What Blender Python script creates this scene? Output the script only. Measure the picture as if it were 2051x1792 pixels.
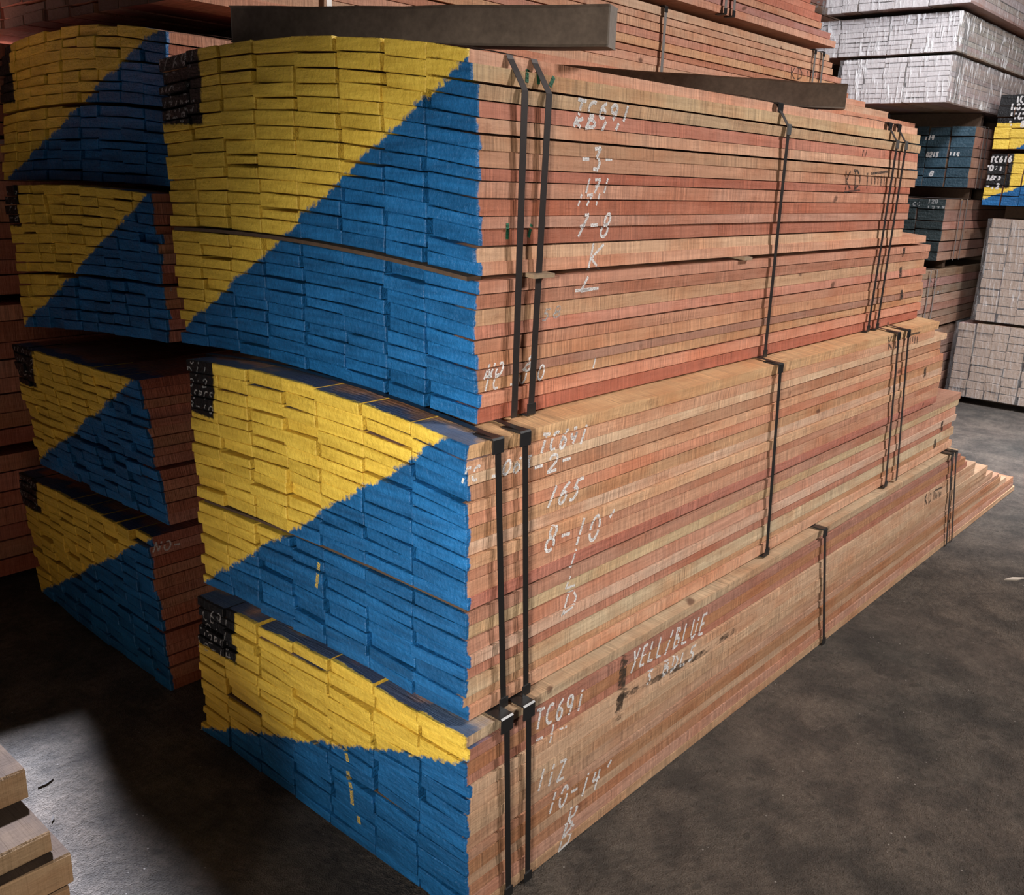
import bpy, bmesh, math, random
from mathutils import Vector, Matrix
from mathutils.bvhtree import BVHTree
for o in list(bpy.data.objects): bpy.data.objects.remove(o)
S = bpy.context.scene
COL = S.collection
# ------------------------------------------------------------------ camera
FPX, PITCH, ROLL, YAW = 1878.35, .2799, .0362, .7149
CAM = Vector((-1.3618, -1.276, 1.7427))
cy_, sy_, cp_, sp_ = math.cos(YAW), math.sin(YAW), math.cos(PITCH), math.sin(PITCH)
FW = Vector((cy_*cp_, sy_*cp_, -sp_)); RT0 = Vector((sy_, -cy_, 0)); UP0 = RT0.cross(FW)
RT = RT0*math.cos(ROLL)+UP0*math.sin(ROLL); UP = -RT0*math.sin(ROLL)+UP0*math.cos(ROLL)
cd = bpy.data.cameras.new('camera'); cam = bpy.data.objects.new('camera', cd); COL.objects.link(cam)
cd.sensor_fit = 'HORIZONTAL'; cd.sensor_width = 36; cd.lens = FPX/2051*36; cd.clip_start = .05; cd.clip_end = 100
M_ = Matrix((RT, UP, -FW)).transposed().to_4x4(); M_.translation = CAM
cam.matrix_world = M_
S.camera = cam
# ------------------------------------------------------------------ world, lights, exposure
w = bpy.data.worlds.new('world'); S.world = w; w.use_nodes = True
w.node_tree.nodes['Background'].inputs[0].default_value = (1, .90, .84, 1)
w.node_tree.nodes['Background'].inputs[1].default_value = .036
def area(name, loc, target, size, power, col=(1, 1, 1), size_y=None, spread=None):
    l = bpy.data.lights.new(name, 'AREA'); l.energy = power; l.color = col; l.size = size
    if size_y: l.shape = 'RECTANGLE'; l.size_y = size_y
    if spread: l.spread = math.radians(spread)
    o = bpy.data.objects.new(name, l); COL.objects.link(o); o.location = loc
    o.rotation_euler = (Vector(target)-Vector(loc)).to_track_quat('-Z', 'Y').to_euler()
    return o
area('daylight_opening', (4.4, -3.7, 5.0), (1.7, 0, 1.0), .7, 400, (1, .95, .91))
area('fill_light_aisle', (-3.3, -1.5, 1.9), (0, -.42, 1.1), .5, 17, (1, .94, .84), spread=44)  # added unseen fill, its cone narrowed onto the near board ends
area('roof_light_rear', (.95, 5.2, 6.4), (-.9, .5, 0), .36, 640, (.78, .84, 1), spread=52)
area('roof_light_far', (5.5, -.7, 5.0), (5.75, -.1, 0), .6, 95, (.92, .94, 1), spread=56)
area('roof_light_pallets', (2.6, -.6, 4.6), (6.6, 1.4, 2.8), .6, 26, (.93, .94, 1), spread=60)
S.view_settings.view_transform = 'Standard'; S.view_settings.look = 'None'
S.view_settings.gamma = 1; S.view_settings.exposure = 0.08; S.view_settings.use_curve_mapping = False

def ray(px, py): return FW + RT*((px-1025.5)/FPX) - UP*((py-896)/FPX)
def hit(px, py, ax, v):
    d = ray(px, py); i = 'xyz'.index(ax); t = (v-CAM[i])/d[i]; return CAM+d*t
def srgb(r, g, b):
    f = lambda c: (c/255/12.92) if c/255 <= .04045 else ((c/255+.055)/1.055)**2.4
    return (f(r), f(g), f(b))

# ------------------------------------------------------------------ objects
def tag(o, label=None, cat=None, group=None, kind=None):
    if label: o['label'] = label
    if cat: o['category'] = cat
    if group: o['group'] = group
    if kind: o['kind'] = kind
    return o
def empty(name, loc):
    o = bpy.data.objects.new(name, None); COL.objects.link(o); o.location = loc; o.empty_display_size = .1
    return o
def mesh_obj(name, verts, faces, m, parent=None, attrs=None, smooth=False):
    off = parent.location if parent else Vector((0, 0, 0))
    if parent and parent.parent: off = off+parent.parent.location
    me = bpy.data.meshes.new(name)
    me.from_pydata([tuple(Vector(v)-off) for v in verts], [], faces)
    me.materials.append(m)
    if attrs:
        a = me.attributes.new('col', 'FLOAT_COLOR', 'POINT'); a.data.foreach_set('color', [c for t in attrs['col'] for c in t])
        a = me.attributes.new('bx', 'FLOAT', 'POINT'); a.data.foreach_set('value', attrs['bx'])
    if smooth:
        for p in me.polygons: p.use_smooth = True
    me.update()
    o = bpy.data.objects.new(name, me); COL.objects.link(o)
    if parent: o.parent = parent
    return o

# ------------------------------------------------------------------ materials
class G:
    def __init__(s, name):
        s.m = bpy.data.materials.new(name); s.m.use_nodes = True; s.t = s.m.node_tree; s.n = s.t.nodes
        s.b = s.n['Principled BSDF']
    def node(s, ty, **k):
        n = s.n.new(ty)
        for a, b in k.items(): setattr(n, a, b)
        return n
    def set(s, inp, v):
        if isinstance(v, bpy.types.NodeSocket): s.t.links.new(v, inp)
        else: inp.default_value = v
    def math(s, op, a, b=0, c=0, clamp=False):
        n = s.node('ShaderNodeMath', operation=op, use_clamp=clamp); s.set(n.inputs[0], a); s.set(n.inputs[1], b); s.set(n.inputs[2], c); return n.outputs[0]
    def vmath(s, op, a, b):
        n = s.node('ShaderNodeVectorMath', operation=op); s.set(n.inputs[0], a); s.set(n.inputs[1], b); return n.outputs[0]
    def noise(s, vec, scale, detail=3, rough=.55, out='Fac'):
        n = s.node('ShaderNodeTexNoise'); s.set(n.inputs['Vector'], vec); n.inputs['Scale'].default_value = scale
        n.inputs['Detail'].default_value = detail; n.inputs['Roughness'].default_value = rough
        return n.outputs[out]
    def map(s, v, a, b, c, d, smooth=False):
        n = s.node('ShaderNodeMapRange', clamp=True)
        if smooth: n.interpolation_type = 'SMOOTHSTEP'
        s.set(n.inputs[0], v); n.inputs[1].default_value = a; n.inputs[2].default_value = b; n.inputs[3].default_value = c; n.inputs[4].default_value = d
        return n.outputs[0]
    def mix(s, f, a, b, mode='MIX'):
        n = s.node('ShaderNodeMix', data_type='RGBA', blend_type=mode); s.set(n.inputs[0], f)
        s.set(n.inputs[6], a if isinstance(a, bpy.types.NodeSocket) else (*a, 1)); s.set(n.inputs[7], b if isinstance(b, bpy.types.NodeSocket) else (*b, 1)); return n.outputs[2]
    def bump(s, h, strength, dist):
        n = s.node('ShaderNodeBump'); n.inputs['Strength'].default_value = strength; n.inputs['Distance'].default_value = dist; s.set(n.inputs['Height'], h)
        s.t.links.new(n.outputs[0], s.b.inputs['Normal'])
def simple(name, col, rough=.6, metal=0, noise=0, scale=20, bump=0):
    g = G(name)
    if noise:
        p = g.node('ShaderNodeNewGeometry').outputs['Position']
        f = g.noise(p, scale, 5)
        g.set(g.b.inputs['Base Color'], g.mix(1, g.mix(0, col, col), g.mix(f, (1-noise,)*3, (1+noise,)*3), 'MULTIPLY'))
        if bump: g.bump(f, bump, .01)
    else: g.b.inputs['Base Color'].default_value = (*col, 1)
    g.b.inputs['Roughness'].default_value = rough; g.b.inputs['Metallic'].default_value = metal
    return g.m

YEL = (.83, .59, .09); BLU = (.013, .125, .33); BLK = (.008, .008, .009)
def lumber(name, end=None, line=None, patch=None, colA=YEL, colB=BLU, saw=1.0, endcol=None, smear=True, gain=1.0, shady=0, yn=50., ztop=-50.):
    """sawn timber; board ends painted: line=(a,b,c): a*y+b*z>c is colA, patch=(y,z): black above"""
    g = G(name)
    geo = g.node('ShaderNodeNewGeometry'); P = geo.outputs['Position']
    ca = g.node('ShaderNodeAttribute', attribute_name='col'); bx = g.node('ShaderNodeAttribute', attribute_name='bx').outputs['Fac']
    rnd = ca.outputs['Alpha']
    off = g.node('ShaderNodeCombineXYZ'); g.set(off.inputs[0], g.math('MULTIPLY', rnd, 37.)); g.set(off.inputs[1], g.math('MULTIPLY', rnd, 91.)); g.set(off.inputs[2], g.math('MULTIPLY', rnd, 53.))
    Q = g.vmath('ADD', P, off.outputs[0])
    grain = g.noise(g.vmath('MULTIPLY', Q, (1.6, 22, 34)), 2.0, 4)
    blot = g.noise(g.vmath('MULTIPLY', Q, (1.5, 3, 3)), 2.6, 3)
    sawn = g.noise(g.vmath('MULTIPLY', Q, (95, 5, 4)), 1.3, 3, .6)
    sawm = g.noise(g.vmath('MULTIPLY', Q, (9, 4, 3)), 1.0, 2)
    saw2 = g.noise(g.vmath('MULTIPLY', Q, (260, 14, 9)), 1.2, 3, .6)
    sawf = g.math('MULTIPLY', g.math('ADD', g.map(sawn, .3, .7, -.75, .75), g.map(saw2, .3, .7, -.6, .6)), g.map(sawm, .36, .6, .15, 1))
    spl = g.noise(g.vmath('MULTIPLY', Q, (120, 30, 26)), 1.0, 2)
    c = g.mix(1, ca.outputs['Color'], g.mix(grain, (.72, .70, .68), (1.25, 1.27, 1.28)), 'MULTIPLY')
    c = g.mix(g.map(blot, .42, .7, 0, .75), c, g.mix(1, c, (.86, .62, .5), 'MULTIPLY'))
    dirt = g.noise(g.vmath('MULTIPLY', Q, (7, 16, 16)), 1.7, 5, .7)
    c = g.mix(g.map(dirt, .60, .74, 0, .5), c, g.mix(1, c, (.5, .38, .32), 'MULTIPLY'))
    sp = g.math('ADD', g.map(sawf, -1, 1, 1-.42*saw, 1+.32*saw), g.map(spl, .70, .76, 0, .35*saw))
    spc = g.node('ShaderNodeCombineColor'); [g.set(spc.inputs[i], sp) for i in range(3)]
    c = g.mix(1, c, spc.outputs[0], 'MULTIPLY')
    knot = g.noise(g.vmath('MULTIPLY', Q, (6, 9, 9)), 1.5, 1)
    c = g.mix(g.map(knot, .76, .80, 0, .8), c, (.09, .035, .02))
    sep = g.node('ShaderNodeSeparateXYZ'); g.set(sep.inputs[0], P); y, z = sep.outputs[1], sep.outputs[2]
    ns = g.node('ShaderNodeSeparateXYZ'); g.set(ns.inputs[0], geo.outputs['True Normal'])
    endm = g.map(g.math('MULTIPLY', ns.outputs[0], -1.), .55, .6, 0, 1)
    n1 = g.noise(P, 60, 4, .65); n2 = g.noise(P, 9, 4); n3 = g.noise(P, 260, 2)
    bumph = g.math('ADD', g.math('ADD', g.math('MULTIPLY', sawn, 1.0), g.math('MULTIPLY', saw2, .5)), g.math('ADD', g.math('MULTIPLY', grain, .9), g.math('MULTIPLY', dirt, 1.2)))
    rough = .75
    if end == 'paint':
        a, b, cc = line
        pd = g.math('ADD', g.math('MULTIPLY', y, a), g.math('MULTIPLY_ADD', z, b, -cc))
        pd = g.math('ADD', pd, g.math('ADD', g.math('MULTIPLY_ADD', n1, .040, -.020), g.math('MULTIPLY_ADD', n2, .05, -.025)))
        strk = g.noise(g.vmath('MULTIPLY', P, (8, 8, 60)), 1.0, 4, .6)
        va = g.mix(g.map(strk, .3, .7, 0, 1), (.80, .74, .62), (1.1, 1.1, 1.1)); vb = g.mix(g.map(strk, .3, .7, 0, 1), (.62, .66, .68), (1.25, 1.2, 1.2))
        ya = g.mix(1, colA, va, 'MULTIPLY'); bl = g.mix(1, colB, vb, 'MULTIPLY')
        tone = g.map(g.math('FRACT', g.math('MULTIPLY', rnd, 7.31)), 0, 1, .80, 1.12)
        tc = g.node('ShaderNodeCombineColor'); [g.set(tc.inputs[i], tone) for i in range(3)]
        bl = g.mix(1, bl, tc.outputs[0], 'MULTIPLY'); ya = g.mix(.55, ya, g.mix(1, ya, tc.outputs[0], 'MULTIPLY'))
        pc = g.mix(g.map(pd, -.004, .004, 0, 1), bl, ya)
        if patch:
            pm = g.math('MULTIPLY', g.map(g.math('ADD', y, g.math('MULTIPLY_ADD', n1, .03, -.015)), patch[0]-.004, patch[0]+.004, 0, 1),
                        g.map(g.math('ADD', z, g.math('MULTIPLY_ADD', n1, .02, -.01)), patch[1]-.003, patch[1]+.003, 0, 1))
            pc = g.mix(pm, pc, BLK)
        # recessed edges that the brush skipped keep bare wood flecks
        bare = g.map(g.noise(P, 34, 5, .7), .70, .74, 0, .6)
        pc = g.mix(bare, pc, g.mix(1, pc, (.35, .35, .4), 'MULTIPLY'))
        inner = g.math('MULTIPLY', g.map(y, yn+.02, yn+.026, 0, 1), g.math('MAXIMUM', g.map(g.math('ABSOLUTE', ns.outputs[2]), .6, .7, 1, 0), g.map(z, ztop-.05, ztop-.04, 1, 0)))
        sd = g.math('SUBTRACT', g.math('MULTIPLY', n2, g.math('MULTIPLY_ADD', inner, .30, .03)), bx)
        sidem = g.map(g.math('ADD', sd, g.math('MULTIPLY_ADD', n1, .016, -.014)), -.002, .002, 0, 1)
        sidecol = pc
        if smear:
            top = g.map(ns.outputs[2], .6, .7, 0, 1)
            tm = g.math('MULTIPLY', top, g.map(g.math('ADD', bx, g.math('MULTIPLY_ADD', g.noise(P, 7, 4), .24, -.12)), .05, .09, 1, 0))
            smc = g.mix(strk, (.008, .05, .12), (.02, .12, .3))
            tm = g.math('MULTIPLY', tm, g.map(z, ztop-.04, ztop-.02, 0, 1))
            c = g.mix(g.math('MULTIPLY', tm, .85), c, smc)
        c = g.mix(sidem, c, sidecol)
        c = g.mix(endm, c, pc)
        pmask = g.math('MAXIMUM', endm, sidem)
        rough = g.map(pmask, 0, 1, .78, .42)
        bumph = g.math('ADD', g.math('MULTIPLY', g.math('SUBTRACT', 1., pmask), bumph), g.math('MULTIPLY', pmask, g.math('ADD', g.math('MULTIPLY', n1, 2.2), g.math('MULTIPLY', strk, 1.8))))
    elif endcol:
        c = g.mix(endm, c, g.mix(1, endcol, g.mix(n1, (.7, .7, .7), (1.2, 1.2, 1.2)), 'MULTIPLY'))
    if shady: c = g.mix(g.math('MULTIPLY', g.map(g.math('ABSOLUTE', ns.outputs[2]), .6, .8, 0, shady), g.map(n2, .25, .5, .93, 1)), c, (.030, .021, .016))  # shade painted into the colour of level faces
    if gain != 1: c = g.mix(1, c, (gain,)*3, 'MULTIPLY')
    g.set(g.b.inputs['Base Color'], c); g.set(g.b.inputs['Roughness'], rough)
    g.b.inputs['Specular IOR Level'].default_value = .02 if shady else .35
    g.bump(bumph, .75, .004)
    return g.m

def dark_wood(name, c1, c2):
    g = G(name); P = g.node('ShaderNodeNewGeometry').outputs['Position']
    f = g.noise(P, 11, 6, .7); h = g.noise(P, 70, 4)
    c = g.mix(f, c1, c2); c = g.mix(g.map(h, .3, .7, 0, 1), g.mix(1, c, (.75,)*3, 'MULTIPLY'), c)
    g.set(g.b.inputs['Base Color'], c); g.b.inputs['Roughness'].default_value = .85; g.bump(h, .4, .003)
    return g.m
MBEAM = dark_wood('weathered_timber', (.05, .034, .026), (.26, .195, .15))
MBEAM2 = dark_wood('weathered_timber_end', (.16, .13, .11), (.27, .23, .2))
MLATH = dark_wood('pale_lath', (.20, .13, .075), (.40, .29, .19))
MLATHD = dark_wood('dark_lath', (.06, .035, .022), (.13, .08, .05))
MSTRAP = simple('steel_strap', (.042, .034, .033), .42, .55, .2, 60)
MSTRAPD = simple('dark_strap', (.02, .018, .018), .4, .4, .2, 60)
MSTRAPL = simple('bright_strap', (.33, .31, .30), .38, .7, .2, 60)
MPROT = simple('black_plastic', (.012, .012, .013), .33, 0, .2, 80)
MSEAL = simple('crimp_seal', (.25, .25, .25), .35, .8)
def chalk_mat(name, col, cover):
    g = G(name); P = g.node('ShaderNodeNewGeometry').outputs['Position']
    g.b.inputs['Base Color'].default_value = (*col, 1); g.b.inputs['Roughness'].default_value = .95
    f = g.noise(P, 420, 3, .7)
    g.set(g.b.inputs['Alpha'], g.map(f, .5-cover, .62-cover, 0, 1))
    return g.m
MCHALK = chalk_mat('white_chalk', (.74, .72, .72), .12)
MCHALKD = chalk_mat('faint_chalk', (.42, .42, .42), .06)
MINK = chalk_mat('black_stencil_ink', (.025, .02, .018), .08)
MGREEN = simple('green_crayon', (.012, .11, .055), .7)

# palettes (linear)
PINK = [(.56, .255, .155), (.52, .235, .145), (.60, .30, .18), (.55, .27, .165), (.57, .33, .21), (.44, .17, .10), (.40, .12, .07), (.60, .36, .22), (.50, .215, .135), (.34, .175, .135), (.58, .28, .17)]
TAN = [(.62, .36, .215), (.66, .41, .25), (.56, .29, .175), (.52, .25, .155), (.45, .165, .10), (.64, .38, .23), (.38, .19, .13), (.68, .46, .29), (.54, .26, .16), (.60, .34, .2), (.50, .225, .14)]
LOW = [(.56, .31, .19), (.60, .35, .21), (.52, .27, .17), (.48, .22, .14), (.40, .17, .10), (.58, .33, .2), (.62, .40, .25), (.5, .25, .155)]
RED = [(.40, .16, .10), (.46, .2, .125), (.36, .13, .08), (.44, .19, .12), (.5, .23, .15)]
GREY = [(.30, .245, .215), (.34, .28, .25), (.27, .22, .19), (.31, .26, .23)]
DRAB = [(.29, .21, .16), (.32, .24, .185), (.26, .19, .145), (.30, .225, .18)]
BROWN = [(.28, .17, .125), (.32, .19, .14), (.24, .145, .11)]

def gather(pal, k, gain=1.0):
    m = [sum(c[i] for c in pal)/len(pal) for i in range(3)]
    return [tuple(gain*(c[i]*(1-k)+m[i]*k) for i in range(3)) for c in pal]
lift = lambda pal: [(min(1, a), b*1.06, c*1.10) for a, b, c in pal]
PINK = lift(gather(PINK, .2, .90)); TAN = lift(gather(TAN, .2, .88)); LOW = lift(gather(LOW, .2, .86))
# ------------------------------------------------------------------ bundles
def lerp(a, b, t): return a+(b-a)*t
def words(it):
    text, x0, y0, x1, y1, ux, uy = it; n = len(text); out = []; i = 0
    while i < n:
        if text[i] == ' ': i += 1; continue
        j = i
        while j < n and text[j] != ' ': j += 1
        out.append((text[i:j], lerp(x0, x1, i/n), lerp(y0, y1, i/n), lerp(x0, x1, j/n), lerp(y0, y1, j/n), ux, uy)); i = j
    return out
class Bundle:
    """A strapped pack of boards running along +x.  blocks: list from bottom to top of
    dict(z=(zn0,zl0,zn1,zl1), crown=(c0,c1), rows=n); y=(near_bottom, left_bottom, near_top, left_top)"""
    def __init__(s, name, label, x0, y, blocks, ncol, length, mat, palette, seed, cat='lumber bundle', group=None, keep=100, xtop=0.0, rings=4, jit=1.0, recess=()):
        s.r = random.Random(seed); s.x0 = x0; s.y = y; s.blocks = blocks; s.mat = mat; s.xtop = xtop
        zb = min(blocks[0]['z'][0], blocks[0]['z'][1]); zt = max(blocks[-1]['z'][2], blocks[-1]['z'][3])
        s.zb, s.zt = zb, zt
        s.root = empty(name, (x0, min(y[0], y[2]), zb)); tag(s.root, label, cat, group)
        s.V = []; s.F = []
        boards = []
        # column edges
        ws = [1+s.r.uniform(-.13, .13) for _ in range(ncol)]; t = sum(ws); ue = [0]
        for q in ws: ue.append(ue[-1]+q/t)
        ue[-1] = 1
        for bi, b in enumerate(blocks):
            n = b['rows']; rowtone = [s.r.choice(palette) for _ in range(n)]
            basev = [k/n for k in range(n+1)]
            for ci in range(ncol):
                vs = [0]+[v+s.r.uniform(-.11, .11)/n*jit for v in basev[1:-1]]+[1]
                shift = s.r.uniform(-.004, .004)*jit
                for k in range(n):
                    u0 = ue[ci]+shift+s.r.uniform(0, .0045)*jit; u1 = ue[ci+1]+shift-s.r.uniform(.0, .0055)*jit
                    if s.r.random() < .06: u1 -= .012*jit
                    if ci == 0: u0 = s.r.uniform(-.001, .0045)*jit+(recess[n-1-k] if bi == len(blocks)-1 and n-1-k < len(recess) else 0)
                    v0, v1 = vs[k]+.03*jit/n, vs[k+1]-.03*jit*(1+s.r.random())/n
                    if ci and s.r.random() < .09: v1 -= .13*jit/n
                    tone = s.r.choice(palette)
                    L = length(s.r, bi, k, n, ci)
                    xo = s.r.gauss(0, .0034)*jit; xo = max(-.010, min(.010, xo))
                    if s.r.random() < .04: xo += .012*jit
                    boards.append((bi, ci, k, s.board(b, u0, u1, v0, v1, xo, L, tone, rings, jit)))
        nb = len(blocks)
        def key(t):
            bi, ci, k, _ = t
            top = (bi == nb-1 and k == blocks[-1]['rows']-1)
            return ci if not top else ci*.35
        boards.sort(key=key)
        rest = [[], [], [], []]
        for i, (_, _, _, (v, f, c, bx)) in enumerate(boards):
            o = len(s.V); s.V += v; s.F += [tuple(q+o for q in p) for p in f]
            if i < keep: mesh_obj('board', v, f, mat, s.root, dict(col=c, bx=bx))
            else:
                o = len(rest[0]); rest[0] += v; rest[1] += [tuple(q+o for q in p) for p in f]; rest[2] += c; rest[3] += bx
        if rest[0]: tag(mesh_obj('boards', rest[0], rest[1], mat, s.root, dict(col=rest[2], bx=rest[3])), kind='stuff')
        s.bvh = BVHTree.FromPolygons([Vector(v) for v in s.V], s.F)
    def yz(s, b, u, v):
        zn, zl = lerp(b['z'][0], b['z'][2], v), lerp(b['z'][1], b['z'][3], v)
        c = lerp(b['crown'][0], b['crown'][1], v)
        z = lerp(zn, zl, u)+c*4*u*(1-u)
        t = (z-s.zb)/(s.zt-s.zb)
        return lerp(lerp(s.y[0], s.y[2], t), lerp(s.y[1], s.y[3], t), u), z, t
    def board(s, b, u0, u1, v0, v1, xo, L, tone, rings, jit):
        r = s.r; V = []; F = []; C = []; B = []
        col = tuple(max(0, c*r.uniform(.9, 1.08)) for c in tone)+(r.random(),)
        cor = [(u0, v0), (u1, v0), (u1, v1), (u0, v1)]
        fy = r.uniform(-.0025, .0028)*jit
        jj = [(fy+r.uniform(-.0016, .0016)*jit, r.uniform(-.0018, .0018)*jit) for _ in cor]
        tilt = r.uniform(-.004, .004)*jit
        yc = zc = 0; pts = []
        for (u, v), (jy, jz) in zip(cor, jj):
            y, z, t = s.yz(b, u, v); pts.append((y+jy, z+jz, t))
        yc = sum(p[0] for p in pts)/4; zc = sum(p[1] for p in pts)/4
        xs = [0.0, .002]+[L*(k/(rings-1)) for k in range(1, rings)]
        bow = [0, 0]+[(r.uniform(-.0018, .0018)*jit, r.uniform(-.0008, .0008)*jit) for _ in range(1, rings)]
        for i, x in enumerate(xs):
            for (y, z, t), sg in zip(pts, (-1, 1, 1, -1)):
                if i == 0: y += .002*(1 if y < yc else -1); z += .0018*(1 if z < zc else -1)
                elif i > 1: y += bow[i][0]; z += bow[i][1]
                xx = s.x0+s.xtop*t+x+(xo+sg*tilt if i < 2 else 0)
                V.append((xx, y, z)); C.append(col); B.append(max(0, x+xo*(.0)))
        for i in range(len(xs)-1):
            a, c = i*4, i*4+4
            for k in range(4):
                F.append((a+k, c+k, c+(k+1) % 4, a+(k+1) % 4))
        F.append((3, 2, 1, 0)[::-1]); e = (len(xs)-1)*4; F.append((e+3, e+2, e+1, e))
        return V, F, C, B
    # ---- strap loops
    def strap(s, xt, xb, m=None, w=.019, off=.012, prot_top=False, prot_bot=False, top=True, name='strap', seal=False):
        m = m or MSTRAP; pts = []
        tb, bb = s.blocks[-1], s.blocks[0]
        Yn0, Yl0, Yn1, Yl1 = s.y
        zt_n, zb_n = tb['z'][2], bb['z'][0]; zt_l, zb_l = tb['z'][3], bb['z'][1]
        e = .0045
        pts.append((Yn0-off, zb_n-.001, xb)); pts.append((Yn0-off, zb_n+.012, xb))
        ti = getattr(s, 'topin', 0)
        if ti: pts.append((Yn1-off, zt_n-.068, xt)); pts.append((Yn1-.006+ti*.55, zt_n-.03, xt)); pts.append((Yn1+ti-.004, zt_n-.004, xt)); pts.append((Yn1+ti, zt_n+e, xt))
        else: pts.append((Yn1-off, zt_n-.012, xt)); pts.append((Yn1-off+.004, zt_n+e, xt))
        for k in range(1, 8):
            u = k/8; y, z, _ = s.yz(tb, u, 1); pts.append((y, z+e, xt))
        pts.append((Yl1+off, zt_l+e, xt)); pts.append((Yl0+off, zb_l-.001, xb))
        V = []; F = []; n = len(pts); cyy = (Yn0+Yl0)/2; czz = (s.zb+s.zt)/2
        for i, (y, z, x) in enumerate(pts):
            a = pts[(i-1) % n]; c = pts[(i+1) % n]; d = Vector((0, c[0]-a[0], c[1]-a[1])).normalized(); nn = Vector((0, d.z, -d.y))
            if nn.dot(Vector((0, y-cyy, z-czz))) < 0: nn = -nn
            for sx, so in ((-1, 0), (1, 0), (1, 1), (-1, 1)):
                V.append((x+sx*w/2, y+nn.y*so*.0012, z+nn.z*so*.0012))
        for i in range(n):
            a, c = i*4, ((i+1) % n)*4
            if i == n-1: break
            for k in range(4): F.append((a+k, a+(k+1) % 4, c+(k+1) % 4, c+k))
        st = mesh_obj(name, V, F, m, s.root)
        for flag, x, yy, zz, sg in ((prot_top, xt, Yn1, zt_n, 1), (prot_bot, xb, Yn0, zb_n, -1)):
            if flag: s.protector(x, yy+(getattr(s, 'topin', 0) if sg > 0 else 0), zz, sg, flag)
        if seal:
            sealb = bevel_box((xt, Yn1-.014, zt_n-.075), (.026, .006, .034), .002)
            mesh_obj('crimp_seal', *sealb, MSEAL, s.root)
        return st
    def protector(s, x, y, z, sg, size):
        w, h = .036*size, .03*size; t = .0035
        # L section folded over the edge
        yo, zo = y-.0135, z+sg*.006
        prof = [(yo, z-sg*h), (yo, zo-sg*.004), (yo+.004, zo), (y+.05*size, zo+.0), (y+.05*size, zo-sg*t), (yo+t, zo-sg*t-sg*.002), (yo+t, z-sg*h)]
        V = []; F = []
        for sx in (-1, 1):
            for (a, b) in prof: V.append((x+sx*w/2, a-.002, b))
        n = len(prof)
        for k in range(n): F.append((k, (k+1) % n, n+(k+1) % n, n+k))
        F.append(tuple(range(n))[::-1]); F.append(tuple(range(n, 2*n)))
        mesh_obj('edge_protector', V, F, MPROT, s.root)
    # ---- marks laid on the sawn surface
    def stroke_pts(s, pl, bias=0):
        out = []
        for (a, b) in zip(pl[:-1], pl[1:]):
            L = math.hypot(b[0]-a[0], b[1]-a[1]); n = max(1, int(L/3.0))
            for k in range(n): out.append((lerp(a[0], b[0], k/n), lerp(a[1], b[1], k/n)))
        out.append(pl[-1])
        res = []
        for (px, py) in out:
            d = ray(px, py).normalized(); h = s.bvh.ray_cast(CAM, d)
            if h[0] is None: res.append(None)
            else: res.append((h[0], h[1] if h[1].dot(d) < 0 else -h[1]))
        return res
    def marks(s, polylines, width, m, name='chalk_writing', label=None):
        V = []; F = []
        for pl in polylines:
            if len(pl) < 2: continue
            P = s.stroke_pts(pl)
            for a, b in zip(P[:-1], P[1:]):
                if a is None or b is None: continue
                pa, na = a; pb, nb = b
                if (pb-pa).length > .028*max(1, (pa-CAM).length/2) or na.dot(nb) < .8: continue
                d = (pb-pa)
                if d.length < 1e-5: continue
                n = (na+nb).normalized(); t = d.normalized().cross(n)*width/2; e = d.normalized()*width*.12
                o = len(V); V += [pa-t-e+n*.0008, pa+t-e+n*.0008, pb+t+e+n*.0008, pb-t+e+n*.0008]; F.append((o, o+1, o+2, o+3))
        if V:
            ob = mesh_obj(name, V, F, m, s.root)
            if label: ob['label'] = label
            return ob
    def write(s, items, width, m=None, name='chalk_writing', label='white chalk writing'):
        for it in [q for t in items for q in words(t)]: s.marks(text_px(*it), width, m or MCHALK, name, label)

def bevel_box(c, size, bev=.003):
    bm = bmesh.new(); bmesh.ops.create_cube(bm, size=1, matrix=Matrix.Translation(c) @ Matrix.Diagonal((*size, 1)))
    bmesh.ops.bevel(bm, geom=bm.edges[:], offset=bev, segments=1, affect='EDGES')
    V = [tuple(v.co) for v in bm.verts]; bm.verts.index_update(); F = [tuple(v.index for v in f.verts) for f in bm.faces]; bm.free(); return V, F

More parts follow.
